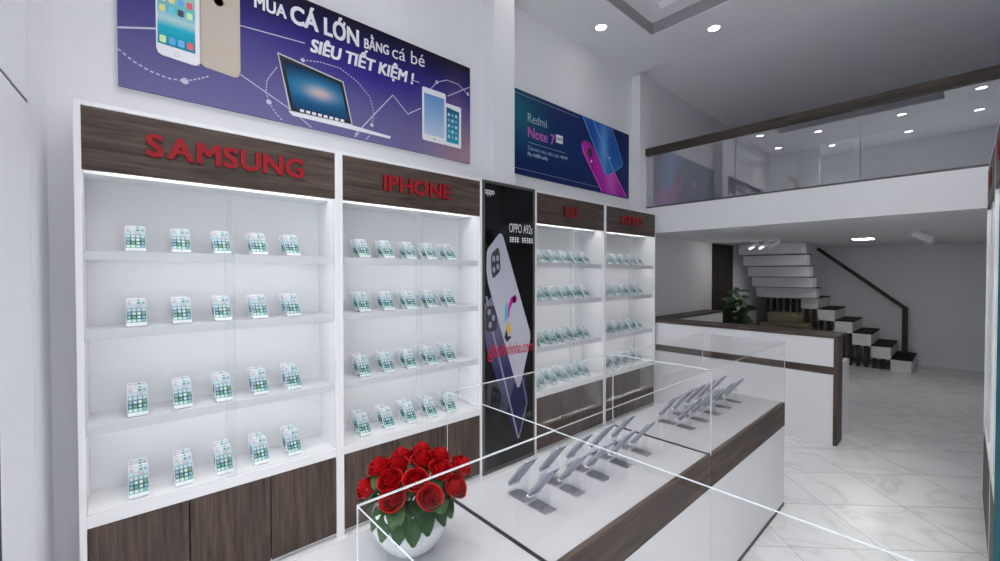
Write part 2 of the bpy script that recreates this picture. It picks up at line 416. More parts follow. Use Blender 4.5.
# teal board standing in front of the near right cabinet
tb = thing('advertising_board', 'narrow teal board standing upright against the right cabinets, cut by the photo edge', 'board', (.108, 2.70, 0))
obj('board_panel', MB().box(.1055, .1105, 2.48, 2.905, .012, 2.06), teal, tb)
for z0, z1 in ((2.06, 2.07), (0, .012)): obj('board_cap', MB().box(.105, .111, 2.48, 2.905, z0, z1), frame_dark, tb)

# phones on the shelves: white handset, icon screen, little prop behind
def make_phone():
    t = thing('smartphone', 'x', 'phone', (0,0,0))
    th = math.radians(37)
    b = MB(); slab(b, rrect(-.038, .038, 0, .158, .009), -.009, 0)
    me = obj('phone_body', b, phone_white, t, world=False, origin=(0,0,0)); me.rotation_euler = (0, -th, 0); me.location.z = .004
    s = MB().box(0, .0012, -.0360, .0360, .018, .152)
    so = obj('phone_screen', s, screen, t, world=False, origin=(0,0,0)); so.rotation_euler = (0, -th, 0); so.location.z = .004
    so['label'] = 'lit screen with rows of app icons'
    hb = MB(); hb.disc((0, .0105), .0055, .0006, 0); hb.disc((0, .0105), .004, .0008, 1)
    bo = obj('home_button', hb, [steel, phone_white], t, world=False, origin=(0,0,0)); bo.rotation_euler = (0, -th, 0); bo.location.z = .004
    st = MB()
    st.box(-.070, .004, -.030, .030, 0, .003).box(-.062, -.058, -.026, .026, .003, .066).box(.001, .004, -.030, .030, .003, .012)
    obj('prop_stand', st, acr, t, world=False)
    return t
ph0 = make_phone(); used = False
CABN = ['leftmost cabinet', 'cabinet left of black poster', 'cabinet right of black poster', 'farthest cabinet']
SHN = ['top shelf', 'second shelf', 'third shelf', 'bottom shelf']
ORD = ['leftmost', 'second', 'middle', 'fourth', 'rightmost']
Y0 = [-.146, .997, 2.754, 3.848]
for ci in range(4):
    cw = [CABW, CABW, 1.094, 1.102][ci]
    for si, z in enumerate((1.735, 1.378, .948, .556)):
        for k in range(5):
            for row, (x, rn) in enumerate(((-2.640, 'front row'), (-2.722, 'back row'))):
                o = copy_tree(ph0) if used else ph0; used = True
                o.location = (x, Y0[ci]+cw/2+(k-2)*.1755+(-.02 if ci < 2 else .0), z+.0005)
                o['label'] = f'white phone, {ORD[k]} in {rn}, {SHN[si]}, {CABN[ci]}'
                o['group'] = 'phones on the display cabinet shelves'

# ------------------------------------------------------------------ tall black poster
po = thing('phone_poster', 'tall glossy black phone advertising poster in a dark frame between the cabinets', 'poster', (-2.59, 2.45, 0))
yy0, yy1, zt = 2.145, 2.750, 2.385
obj('backing_box', MB().box(-2.70, -2.592, yy0, yy1, 0, zt), white, po)
obj('poster_sheet', MB().box(-2.592, -2.580, yy0+.022, yy1-.022, .03, zt-.022), blackgloss, po)
obj('poster_frame', MB().box(-2.592, -2.573, yy0, yy0+.022, 0, zt).box(-2.592, -2.573, yy1-.022, yy1, 0, zt).box(-2.592, -2.573, yy0+.022, yy1-.022, zt-.022, zt).box(-2.592, -2.573, yy0+.022, yy1-.022, 0, .03), frame_dark, po)
XP = -2.5795
pgrey = grad_mat('printed_silver_phone', [(0, (.50, .48, .56)), (.5, (.52, .53, .60)), (1, (.40, .41, .48))])
pnavy = grad_mat('printed_navy_phone', [(0, (.015, .015, .05)), (.5, (.035, .035, .12)), (1, (.20, .20, .28))])
pdark = mat('printed_camera', (.05, .05, .06), .2); pedge = mat('printed_phone_rim', (.30, .31, .42), .2)
m = MB()
m.poly([(2.172, 1.39), (2.235, 1.44), (2.30, 1.44), (2.511, .701), (2.548, .642), (2.572, .664), (2.634, .786), (2.668, .50), (2.575, .22), (2.548, .190), (2.515, .216), (2.185, 1.03), (2.172, 1.12)], XP, 0)
m.stroke([(2.185, 1.45), (2.26, 1.139), (2.548, .205)], XP+.0006, .016, 1); m.stroke([(2.555, .20), (2.655, .49), (2.60, .72)], XP+.0006, .009, 1)
m.poly(rrect(2.180, 2.30, 1.16, 1.37, .035), XP+.0008, 2)
for cy, cz in ((2.215, 1.32), (2.26, 1.27), (2.225, 1.215)): m.disc((cy, cz), .018, XP+.0012, 1, 14, .026)
obj('printed_navy_phone', m, [pnavy, pedge, pdark], po)
m = MB()
m.poly([(2.188, 1.80), (2.20, 1.835), (2.315, 1.955), (2.34, 1.968), (2.362, 1.955), (2.385, 1.90), (2.693, 1.115), (2.697, 1.06), (2.685, 1.0), (2.578, .675), (2.555, .645), (2.535, .65), (2.511, .701), (2.20, 1.56), (2.185, 1.66)], XP+.002, 0)
m.poly([(2.232, 1.76), (2.245, 1.80), (2.298, 1.845), (2.318, 1.84), (2.330, 1.80), (2.338, 1.68), (2.325, 1.645), (2.27, 1.60), (2.25, 1.60), (2.238, 1.64)], XP+.0025, 1)
for cy, cz in ((2.262, 1.755), (2.305, 1.76), (2.265, 1.665), (2.308, 1.69)): m.disc((cy, cz), .016, XP+.003, 2, 14, .026)
obj('printed_silver_phone', m, [pgrey, pdark, pedge], po)
sw = [mat('print_magenta', (.55, .02, .35), .4), mat('print_cyan', (.02, .42, .62), .4), mat('print_yellow', (.75, .45, .03), .4), mat('print_black', (.01, .01, .01), .4)]
m = MB()
def blob(cs, mi):
    for i, (cy, cz, ry, rz) in enumerate(cs): m.disc((cy, cz), ry, XP+.004+.0001*mi, mi, 18, rz)
blob([(2.50, 1.415, .026, .034)], 0)
m.poly([(2.50, 1.445), (2.455, 1.43), (2.425, 1.36), (2.418, 1.27), (2.432, 1.25), (2.445, 1.33), (2.475, 1.385), (2.515, 1.395)], XP+.004, 0)
m.poly([(2.405, 1.40), (2.390, 1.34), (2.385, 1.25), (2.40, 1.22), (2.412, 1.27), (2.415, 1.36)], XP+.0041, 1)
m.poly([(2.40, 1.21), (2.412, 1.15), (2.44, 1.11), (2.465, 1.16), (2.445, 1.17), (2.430, 1.215)], XP+.0042, 2)
m.poly([(2.405, 1.17), (2.38, 1.10), (2.41, 1.055), (2.46, 1.09), (2.45, 1.105), (2.42, 1.10)], XP+.0043, 3)
obj('printed_swirl_mark', m, sw, po)
m = MB(); put_text(m, '@dailinhnha.com', 2.195, 2.722, .945, 1.055, XP+.0050, shear=.35, offset=.004, ref=(0, .74)); obj('red_script_lettering', m, mat('print_red', (.62, .02, .06), .4), po)
m = MB(); put_text(m, 'oppo', 2.170, 2.272, 2.275, 2.315, XP+.001, offset=.012, ref=(0, .53))
obj('white_lettering', m, pw, po); m = MB(); put_text(m, 'OPPO A92s', 2.44, 2.722, 1.985, 2.062, XP+.001, offset=.0, ref=CAP)
obj('white_lettering', m, pw, po); m = MB(); rnd = random.Random(3)                                     # second line: too small to read, little upright strokes
y = 2.445
for k in range(9):
    if k == 4: y += .03
    w_ = .022
    for q in range(3): m.poly([(y, 1.905+q*.016), (y+w_, 1.905+q*.016), (y+w_, 1.912+q*.016), (y, 1.912+q*.016)], XP+.001)
    m.poly([(y+.009, 1.90), (y+.014, 1.90), (y+.014, 1.948), (y+.009, 1.948)], XP+.0013)
    if k % 2: m.poly([(y, 1.90), (y+.004, 1.90), (y+.004, 1.945), (y, 1.945)], XP+.0013)
    y += .029
obj('white_lettering', m, pw, po)

# ------------------------------------------------------------------ wide banner on the wall
XB = -2.858
bg = grad_mat('banner_print', [(0, (.15, .14, .30)), (.22, (.125, .115, .28)), (.50, (.075, .065, .24)), (.70, (.03, .022, .17)), (.86, (.012, .010, .07)), (1, (.006, .006, .015))], 2,
              [(1.0, .02, .16, .30, (.42, .27, .27), .8), (.93, .25, .05, .45, (.28, .16, .20), .5), (.62, .58, .20, .16, (.02, .01, .24), .6)])
bn = thing('wall_banner', 'wide purple phone and laptop sale banner high on the wall above the nearest cabinets', 'banner', (XL+.01, 1.12, 2.58))
obj('banner_panel', MB().box(XL+.001, XB, 0, 2.240, 2.580, 3.395), bg, bn)
pline = mat('print_pale_line', (.55, .55, .68), .4)
def ln(pts, w=.006, dash=None): obj('printed_line', MB().stroke(pts, XB+.0012, w, 0, dash), pline, bn)
def dot(c_, r_): obj('printed_dot', MB().disc(c_, r_, XB+.0013, 0, 14), pline, bn)
ln([(0, 2.866), (.15, 2.918)], .009)
ln([(0, 2.761), (.058, 2.717), (.124, 2.688), (.197, 2.674), (.27, 2.681), (.328, 2.71), (.384, 2.744)], .007, .022)
dot((.27, 2.681), .017)
ln([(.53, 3.085), (.893, 3.114)])
ln([(.53, 2.801), (.801, 2.669)])
ln([(.86, 2.63), (.93, 2.585)])
ln([(.728, 2.907), (.672, 2.81), (.666, 2.736), (.682, 2.68), (.715, 2.628), (.76, 2.583)], .006, .02)
dot((.682, 2.68), .015)
ln([(.88, 3.002), (.986, 3.025), (1.118, 3.029), (1.244, 2.973), (1.332, 2.893), (1.362, 2.795), (1.346, 2.698)], .006, .02)
dot((.88, 3.002), .013)
dot((1.346, 2.698), .013)
ln([(1.22, 2.600), (1.512, 2.959), (1.637, 2.85), (1.752, 2.926)], .007)
ln([(2.008, 3.092), (2.237, 3.233)], .007)
ln([(1.68, 3.12), (1.74, 3.12)])
ln([(1.825, 3.079), (1.901, 3.173), (1.998, 3.219), (2.11, 3.22), (2.215, 3.167)], .006)
dot((1.901, 3.173), .014)
dot((2.215, 3.167), .014)
ln([(1.22, 2.585), (1.25, 2.62)])
ln([(1.30, 2.585), (1.33, 2.62)])
m = MB()
XT = XB+.004
for wd_, q, k_ in (('MUA', (.606, .785, 3.222, 3.300), dict(bold=.03, ref=CAP)), ('CÁ LỚN', (.806, 1.253, 3.213, 3.325), dict(bold=.024, offset=.012, ref=CAP, zr=.006)), ('BẰNG', (1.290, 1.480, 3.225, 3.295), dict(bold=.03, ref=CAP, zr=.015)),
                 ('cá bé', (1.506, 1.785, 3.232, 3.310), dict(ref=(0, .56), zr=.02)), ('SIÊU TIẾT KIỆM !', (.925, 1.690, 3.072, 3.158), dict(bold=.04, shear=.18, ref=CAP, zr=.015))):
    obj('slogan_lettering', put_text(MB(), wd_, *q, XT, **k_), pw, bn)
# white phone, gold phone
aqua = grad_mat('printed_wave_screen', [(0, (.10, .35, .50)), (.12, (.05, .30, .45)), (.17, (.01, .26, .38)), (.4, (.02, .42, .55)), (.5, (.45, .65, .68)), (.62, (.10, .48, .58)), (1, (.60, .62, .40))])
gold = mat('print_gold', (.52, .45, .38), .4); golde = mat('print_gold_edge', (.55, .42, .30), .3)
m = MB()
m.poly([(.345, 3.30), (.345, 2.80), (.36, 2.787), (.50, 2.773), (.522, 2.785), (.530, 2.82), (.530, 3.30)], XB+.002, 0)
m.stroke([(.345, 3.3), (.530, 3.3), (.530, 2.82), (.522, 2.785), (.50, 2.774)], XB+.0024, .006, 1)
for z in (2.925, 2.91, 2.885): m.stroke([(.40, z), (.475, z-.003)], XB+.0024, .004, 1)
obj('printed_gold_phone', m, [gold, golde], bn)
m = MB()                                                   # the bitten apple mark on its back
m.disc((.421, 3.182), .020, XB+.003, 0, 20, .027); m.disc((.436, 3.182), .018, XB+.003, 0, 20, .026); m.disc((.428, 3.176), .021, XB+.003, 0, 20, .026)
m.disc((.462, 3.190), .013, XB+.0034, 1, 16, .015); m.poly([(.428, 3.212), (.432, 3.232), (.446, 3.240), (.443, 3.222)], XB+.003, 0)
obj('printed_apple_mark', m, [mat('print_bronze', (.20, .13, .07), .4), gold], bn)
m = MB()
m.poly([(.150, 3.20), (.150, 2.82), (.158, 2.797), (.175, 2.788), (.31, 2.778), (.333, 2.783), (.343, 2.805), (.343, 3.20)], XB+.0035, 0)
m.stroke([(.340, 3.2), (.340, 2.80), (.325, 2.781)], XB+.004, .005, 2)
m.poly([(.156, 3.17), (.156, 2.848), (.318, 2.842), (.318, 3.17)], XB+.004, 1)
m.disc((.237, 2.812), .012, XB+.004, 2, 16); m.disc((.237, 2.812), .010, XB+.0043, 0, 16)
ics = [(.62, .85, .45), (.10, .40, .75), (.15, .45, .85), (.75, .12, .14), (.75, .70, .25), (.70, .25, .60), (.12, .60, .75), (.85, .85, .85), (.05, .05, .06), (.80, .65, .30)]
imats = [mat('print_icon_%d' % i, c_, .4) for i, c_ in enumerate(ics)]
for k in range(4): m.poly(rrect(.164+k*.039, .192+k*.039, 2.856, 2.894, .006, 2), XB+.0045, 3+k)
for r_ in range(3):
    for k in range(4): m.poly(rrect(.164+k*.039, .190+k*.039, 3.02+r_*.055, 3.055+r_*.055, .006, 2), XB+.0045, 3+(r_*3+k*2+4) % 10)
obj('printed_white_phone', m, [pw, aqua, golde]+imats, bn)
# laptop
space = grad_mat('printed_galaxy_screen', [(0, (.008, .05, .13)), (.5, (.012, .10, .24)), (1, (.004, .012, .04))], 2, [(.50, .52, .42, .26, (.03, .26, .46), .8), (.54, .48, .20, .13, (.60, .45, .42), .95)])
m = MB(); m.poly([(.730, 3.000), (1.142, 2.945), (1.206, 2.660), (.800, 2.650)], XB+.002, 0); m.poly([(.738, 2.990), (1.136, 2.937), (1.196, 2.668), (.808, 2.660)], XB+.0024, 1)
m.poly([(.790, 2.655), (.815, 2.632), (1.487, 2.630), (1.492, 2.648), (1.206, 2.662)], XB+.0028, 2)
for k in range(8): m.poly([(.86+k*.037, 2.668), (.885+k*.037, 2.668), (.885+k*.037, 2.685), (.86+k*.037, 2.685)], XB+.0036, 2)
obj('printed_laptop', m, [mat('print_silver', (.55, .56, .60), .3), mat('print_bezel', (.006, .006, .008), .3), pw], bn)
m = MB(); m.poly([(.765, 2.965), (1.120, 2.918), (1.172, 2.688), (.822, 2.684)], XB+.0032); obj('printed_laptop_screen', m, space, bn)
# tablets
tscr = grad_mat('printed_tablet_screen', [(0, (.55, .62, .72)), (.5, (.25, .42, .65)), (1, (.10, .25, .55))]); tsc2 = grad_mat('printed_small_tablet_screen', [(0, (.02, .35, .45)), (1, (.01, .08, .18))])
m = MB(); m.poly(rrect(1.982, 2.142, 2.685, 3.03, .014), XB+.002, 0); m.poly([(1.992, 3.00), (2.122, 2.985), (2.116, 2.715), (1.992, 2.715)], XB+.0025, 1)
for r_ in range(5):
    for k in range(3): m.poly(rrect(2.005+k*.037, 2.027+k*.037, 2.75+r_*.045, 2.775+r_*.045, .004, 2), XB+.003, 2+(r_+k) % 2)
obj('printed_small_tablet', m, [pw, tsc2, mat('print_dot_pale', (.5, .65, .7), .4), mat('print_dot_blue', (.15, .35, .6), .4)], bn)
m = MB(); m.poly(rrect(1.762, 1.986, 2.685, 3.10, .016), XB+.0035, 0); m.poly([(1.780, 3.055), (1.970, 3.055), (1.970, 2.735), (1.780, 2.735)], XB+.004, 1); m.disc((1.875, 2.71), .009, XB+.004, 2, 14)
obj('printed_white_tablet', m, [pw, tscr, golde], bn)

# ------------------------------------------------------------------ blue banner between the columns
bl = thing('wall_banner', 'dark blue phone banner with pink and blue handsets between the two wall columns', 'banner', (XL+.01, 3.78, 2.59))
bgb = grad_mat('blue_banner_print', [(0, (.008, .018, .10)), (.5, (.008, .03, .13)), (1, (.010, .020, .10))], 2, [(.06, .72, .16, .30, (.01, .16, .20), .75)])
ya, yb = 2.646, 4.790
obj('banner_panel', MB().box(XL+.001, XB, ya, yb, 2.587, 3.390), bgb, bl)
m = MB(); put_text(m, 'Redmi', 2.951, 3.228, 3.112, 3.200, XB+.001, offset=-.006, ref=CAP)
m.stroke([(2.951, 2.915), (3.53, 2.915)], XB+.001, .004); m.stroke([(2.72, 3.35), (3.75, 3.35)], XB+.001, .003); m.stroke([(2.72, 2.64), (4.15, 2.64)], XB+.001, .003)
put_text(m, 'Camera sau siêu nét 48MP', 2.951, 3.567, 2.846, 2.882, XB+.001, ref=CAP); put_text(m, 'Pin 4.000 mAh', 2.951, 3.24, 2.785, 2.822, XB+.001, bold=.02, ref=CAP)
obj('pale_lettering', m, mat('print_pale_blue', (.40, .55, .62), .4), bl)
m = MB(); put_text(m, 'Note 7', 2.951, 3.353, 2.965, 3.068, XB+.001, bold=.025, ref=CAP); obj('pink_lettering', m, mat('print_pink', (.48, .10, .46), .4), bl)
m = MB(); m.poly(rrect(3.372, 3.482, 3.00, 3.085, .01), XB+.001, 0); put_text(m, '48MP', 3.38, 3.474, 3.028, 3.056, XB+.0015, 0, 1, ref=CAP); obj('white_badge', m, [pw, pdark], bl)
mg = grad_mat('printed_magenta_phone', [(0, (.30, .01, .32)), (.5, (.50, .02, .38)), (1, (.38, .03, .30))], 2, [(.62, .35, .12, .5, (.62, .12, .52), .8), (.2, .6, .06, .5, (.15, .0, .2), .7)])
m = MB(); m.poly([(3.80, 3.07), (3.84, 3.118), (3.95, 3.125), (4.10, 3.03), (4.28, 2.83), (4.45, 2.87), (4.735, 2.592), (4.19, 2.592), (3.83, 2.98)], XB+.001, 0)
m.stroke([(3.815, 3.06), (3.85, 2.99), (4.20, 2.60)], XB+.0014, .012, 1); m.stroke([(4.46, 2.865), (4.735, 2.60)], XB+.0014, .010, 1); m.stroke([(4.30, 2.76), (4.52, 2.595)], XB+.0014, .010, 1)
m.poly(rrect(3.93, 4.005, 2.96, 3.06, .03), XB+.0014, 2); m.disc((3.99, 2.915), .017, XB+.0014, 3, 12)
obj('printed_magenta_phone', m, [mg, mat('print_bright_pink', (.75, .15, .60), .4), pdark, pw], bl)
bp = grad_mat('printed_blue_phone', [(0, (.03, .16, .48)), (.5, (.02, .10, .38)), (1, (.03, .10, .42))], 2, [(.5, .5, .10, .6, (.15, .42, .75), .7), (.2, .6, .07, .5, (.01, .02, .2), .6)])
m = MB(); m.poly([(3.815, 3.388), (4.40, 3.388), (4.640, 3.03), (4.648, 3.00), (4.61, 2.955), (4.36, 2.82), (4.30, 2.806), (4.255, 2.815)], XB+.002, 0)
m.stroke([(3.82, 3.386), (4.26, 2.82)], XB+.0024, .013, 1); m.stroke([(4.26, 2.818), (4.30, 2.808), (4.36, 2.822), (4.61, 2.957), (4.645, 3.0)], XB+.0024, .009, 1); m.stroke([(4.02, 3.386), (4.44, 2.88)], XB+.0024, .018, 1); m.stroke([(4.40, 3.385), (4.64, 3.02)], XB+.0024, .009, 1)
m.disc((4.36, 3.02), .012, XB+.0028, 2, 12)
obj('printed_blue_phone', m, [bp, mat('print_bright_blue', (.10, .36, .72), .4), pw], bl)

# ------------------------------------------------------------------ glass topped counters
ZT, ZG = .725, 1.155
CX0, CX1 = -1.41, -.83
G = 'glass topped display counters'
def counter(label, x0, x1, y0, y1, strip=True):
    t = thing('display_counter', label, 'counter', ((x0+x1)/2, (y0+y1)/2, 0), 0, G)
    obj('counter_base', MB().box(x0+.02, x1-.022, y0+.002, y1-.002, .0, ZT-.02), white, t)
    obj('countertop', MB().box(x0, x1-.018, y0+.002, y1-.002, ZT-.02, ZT), ctop, t, bevel=.002)
    if strip:
        obj('wood_band', MB().box(x1-.022, x1, y0+.002, y1-.002, .567, ZT), wood_y, t)
        obj('front_panel', MB().box(x1-.022, x1-.001, y0+.002, y1-.002, .022, .565), white, t)
        obj('skirting', MB().box(x1-.022, x1+.002, y0+.002, y1-.002, 0, .022), dwood, t)
    return t
counter('white display counter with dark wood band nearer the camera, holding the closer phones', CX0, CX1, .978, 2.172)
counter('white display counter with dark wood band ending at the aisle, holding the farther phones', CX0, CX1, 2.172, 3.455)
counter('white corner counter under the vase of red roses', CX0, CX1, .10, .974, False)
counter('white counter wing under the glass case closest to the camera', CX1, .06, .353, .974, False)
def pane(name, t, x0, x1, y0, y1, z0, z1, near=1):
    d = min((x1-x0, 0), (y1-y0, 1), (z1-z0, 2))[1]
    mats = [1]*6
    for i in ((4, 5), (2, 3), (0, 1))[d]: mats[i] = 0
    mats[0] = 0
    if not near: mats[2] = 0
    return obj(name, MB().box(x0, x1, y0, y1, z0, z1, mats=mats), [glass, edge], t)
def case(label, x0, x1, y0, y1, seal_near=True, far=True, near=True):
    t = thing('glass_case', label, 'glass case', ((x0+x1)/2, (y0+y1)/2, ZT), 0, 'glass cases on the counters')
    g = .0035
    pane('glass_top', t, x0, x1, y0, y1, ZG-g, ZG)
    pane('front_pane', t, x1-g, x1, y0, y1, ZT, ZG-g, near); bp_ = pane('back_pane', t, x0, x0+g, y0, y1, ZT, ZG-g)
    if not far: bp_.data.polygons[3].material_index = 0
    e_ = pane('end_pane', t, x0+g, x1-g, y0, y0+g, ZT, ZG-g)
    if not near: e_.data.polygons.foreach_set('material_index', [0]*6)
    if far: pane('end_pane', t, x0+g, x1-g, y1-g, y1, ZT, ZG-g)
    if seal_near: obj('dark_seal', MB().box(x0+.001, x1-.001, y0-.004, y0+.008, ZT, ZT+.004), gasket, t)
    return t
case('clear glass case over the nearer rows of tilted phones', CX0+.012, -.832, .976, 2.170, near=False)
case('clear glass case over the farther rows of tilted phones, ending at the aisle', CX0+.012, -.832, 2.174, 3.452)
case('empty clear glass case closest to the camera, in front of the roses', -.832, .055, .355, .972, False, False)

# tilted phones in the cases, screens turned away from the camera
def make_cphone():
    t = thing('smartphone', 'x', 'phone', (0,0,0))
    L_, ex, ez = .165, .630, .777                         # length and lean (towards +x going up)
    R = Matrix(((ez, 0, ex), (0, 1, 0), (-ex, 0, ez)))
    b = MB(); slab(b, rrect(-.036, .036, 0, L_, .008), -.009, 0)
    b.v = [tuple(R @ Vector(v)+Vector((0, 0, .040))) for v in b.v]
    obj('phone_body', b, grey, t, world=False)
    s = MB().box(-.0102, -.009, -.032, .032, .016, L_-.016); s.v = [tuple(R @ Vector(v)+Vector((0, 0, .040))) for v in s.v]
    obj('phone_screen', s, blackgloss, t, world=False)
    s = MB(); s.disc((.02, L_-.02), .006, .0006, 0, 12); s.v = [tuple(R @ Vector(v)+Vector((0, 0, .040))) for v in s.v]
    obj('camera_lens', s, pdark, t, world=False)
    st = MB().box(-.008, .088, -.032, .032, 0, .003).box(.055, .058, -.026, .026, .003, .098).box(-.004, -.001, -.030, .030, .003, .0345)
    lip = MB().box(-.012, .006, -.034, .034, .0345, .0395)
    obj('clear_stand', st, acr, t, world=False)
    obj('stand_lip', lip, phone_white, t, world=False)
    return t
cp0 = make_cphone(); first = True
for ui, (yb_, un) in enumerate(((1.172, 'nearer glass case'), (2.438, 'farther glass case'))):
    for row, (x, rn) in enumerate(((-1.240, 'cabinet side row'), (-1.125, 'aisle side row'))):
        for k in range(5):
            o = cp0 if first else copy_tree(cp0); first = False
            o.location = (x, yb_+k*.187+.03, ZT)
            o['label'] = f"grey tilted phone, {['nearest', 'second from near end', 'middle', 'fourth from near end', 'farthest'][k]}, {rn}, {un}"
            o['group'] = 'tilted phones in the glass cases'

# ------------------------------------------------------------------ vase of roses
VX, VY = -1.22, .705
vs = thing('flower_vase', 'round white ceramic vase holding the red roses on the corner counter', 'vase', (VX, VY, ZT))
prof = [(.0, .0), (.052, .0), (.060, .004), (.085, .04), (.106, .09), (.113, .13), (.108, .175), (.092, .215), (.078, .238), (.076, .250), (.081, .258), (.076, .258), (.070, .248), (.072, .236), (.085, .21), (.10, .17), (.10, .13), (.0, .03)]
prof = [(r_*1.13, z_*.82) for r_, z_ in prof]
vm = MB().lathe(prof, (VX, VY, ZT), 40); obj('vase_body', vm, ceramic, vs, smooth=True)
def rose_bloom():
    b = MB(); rnd = random.Random(11)
    # spiralling petals: (radius, height, tilt, count)
    for li, (r, h, flare, n, z0) in enumerate(((.0045, .034, .0, 3, .004), (.0095, .0345, .15, 4, .002), (.0145, .034, .3, 5, .000), (.0195, .032, .5, 5, -.002), (.0240, .0285, .8, 6, -.004), (.0280, .024, 1.1, 6, -.006))):
        for k in range(n):
            a0 = 2*PI*(k/n)+li*.7+rnd.uniform(-.1, .1); wdt = 2*PI/n*.72; hh = h*rnd.uniform(.93, 1.04)
            def fn(u, v, a0=a0, wdt=wdt, hh=hh, r=r, flare=flare, z0=z0):
                s = (u-.5)*2
                ang = a0+s*wdt*(.5+.5*math.sin(min(1, v*1.4)*PI/2))
                rad = r*math.sin(min(1, v*1.35+.1)*PI/2)**.7+.0016*s+flare*.0045*max(0, v-.72)/.28*(1-.35*s*s)
                z = z0+hh*v*(1-.10*s*s)-flare*.0035*(max(0, v-.75)/.25)**2*(1-.3*abs(s))
                return (rad*math.cos(ang), rad*math.sin(ang), z)
            b.grid(fn, 6, 7)
    return b
BLOOM = None
def leaf_pts(mb, p, d, up, ln_, w, curl=.25):
    d = Vector(d).normalized(); sd = d.cross(Vector(up)).normalized(); n = sd.cross(d).normalized()
    def fn(u, v):
        s = (u-.5)*2; ww = w*math.sin(PI*min(1, v*.93+.05))**.62*(1-.18*v)
        q = Vector(p)+d*(ln_*v)+sd*(s*ww)+n*(-curl*ln_*v*v+.18*abs(s)*ww)
        return q
    mb.grid(fn, 4, 6)
rb = rose_bloom()
HEADS = []
cx_, scale = 410., 346.
fh = Vector((-.742, .671, 0)); rt = Vector((.671, .742, 0))
# (sideways, height, towards the back) of every bloom about the vase axis, metres
HD = [(-0.102, 1.001, -0.011), (-0.044, 1.006, 0.057), (-0.039, 1.012, -0.023), (0.023, 1.015, 0.08), (0.04, 1.02, 0.0), (0.092, 1.011, 0.046), (0.109, 1.014, -0.057), (0.168, 0.988, 0.023), (0.161, 0.976, -0.091), (0.091, 0.972, -0.148), (0.041, 1.008, -0.114), (-0.043, 1.003, -0.103), (-0.141, 0.936, -0.023), (-0.027, 0.961, -0.137)]
RLAB = ['upper left behind', 'back left top', 'upper left middle', 'back top centre', 'upper centre', 'back right top', 'right of centre', 'far right upper', 'far right lower', 'front lower right', 'front centre', 'front left of centre', 'far left', 'front lowest left']
for k, (sx_, z_, dp) in enumerate(HD):
    sx_ -= .0
    hpos = Vector((VX, VY, z_))+rt*sx_+fh*dp
    root = Vector((VX, VY, .885))+(hpos-Vector((VX, VY, hpos.z)))*.22
    t = thing('rose', f'red rose in the white vase, {RLAB[k]} of the bouquet', 'rose', tuple(root), 0, 'red roses in the white vase')
    axis = (hpos-Vector((VX, VY, .84))).normalized(); axis = (axis+Vector((0, 0, .25))).normalized()
    if BLOOM is None:
        BLOOM = obj('bloom', rb, rose_red, t, smooth=True, world=False, origin=(0,0,0)); o = BLOOM
    else:
        o = BLOOM.copy(); COL.objects.link(o); o.parent = t
    o.rotation_mode = 'QUATERNION'; o.rotation_quaternion = axis.to_track_quat('Z', 'Y') @ Euler((0, 0, k*1.3)).to_quaternion(); o.scale = (1.27,)*3
    o.location = hpos-root-axis*.020
    st = MB(); mid = (root+hpos)/2+Vector((0, 0, .01))
    st.tube(root-Vector((0, 0, .09)), root, .0025, n=8).tube(root, mid, .0025, n=8).tube(mid, hpos-axis*.015, .0025, .003, n=8)
    so = obj('stem', st, stemm, t, smooth=True)
    lf = MB(); rnd = random.Random(50+k)
    sp = axis.orthogonal().normalized()
    for q in range(5):                                     # sepals
        dd = Matrix.Rotation(q*2*PI/5, 3, axis) @ sp
        leaf_pts(lf, hpos-axis*.020, dd+axis*.5, axis, .026, .005)
    out = (hpos-Vector((VX, VY, hpos.z))); out.z = 0
    out = out.normalized() if out.length > 1e-4 else rt
    for q in range(5):
        pz = root.lerp(hpos, rnd.uniform(.30, .85)); dd = Matrix.Rotation(rnd.uniform(-1.5, 1.5), 3, 'Z') @ out
        leaf_pts(lf, pz, dd+Vector((0, 0, rnd.uniform(-.55, .35))), (0, 0, 1), rnd.uniform(.06, .09), rnd.uniform(.021, .029))
    obj('leaves', lf, leafm, t, smooth=True)
# low leaves hanging over the rim belong to the front stems
t = thing('rose_foliage', 'low rose leaves hanging over the rim of the white vase', 'leaves', (VX, VY, .895))
for k, (sx_, z_, dp, ln_) in enumerate([(-.105,.985,-.03,.095), (-.075,.97,-.07,.10), (-.045,.965,-.10,.105), (-.005,.965,-.115,.105), (.03,.965,-.115,.11), (.062,.975,-.10,.10), (.095,.985,-.07,.105), (.115,1.00,-.04,.09), (.11,.98,.0,.09), (-.11,1.0,.01,.08), (-.02,.99,-.105,.08), (.045,1.0,-.10,.08), (.0,.98,.09,.09), (.07,.98,.07,.09), (-.07,.98,.07,.09)]):
    lf = MB(); p = Vector((VX, VY, 1.63-(1.61-z_)*1.14))+(rt*sx_+fh*dp)*.80
    dd = (rt*sx_+fh*dp).normalized()*.8+Vector((0, 0, -.38))
    leaf_pts(lf, p, dd, (0, 0, 1), ln_*.80, .034, .45)
    obj('leaf', lf, leafm, t, smooth=True)
f = MB(); rnd = random.Random(5)
for k in range(46):
    aa = rnd.uniform(0, 2*PI); rr = rnd.uniform(.075, .135); p = Vector((VX+rr*math.cos(aa), VY+rr*math.sin(aa), rnd.uniform(.93, .99)))
    for q in range(3):
        pq = p+Vector((rnd.uniform(-.008, .008), rnd.uniform(-.008, .008), rnd.uniform(-.006, .006)))
        f.lathe([(0, -.0025), (.0022, -.001), (.0025, .0006), (.0012, .0022), (0, .0025)], tuple(pq), 7)
    f.tube((VX+.3*(p.x-VX), VY+.3*(p.y-VY), .885), tuple(p), .0008, n=4, mi=1)
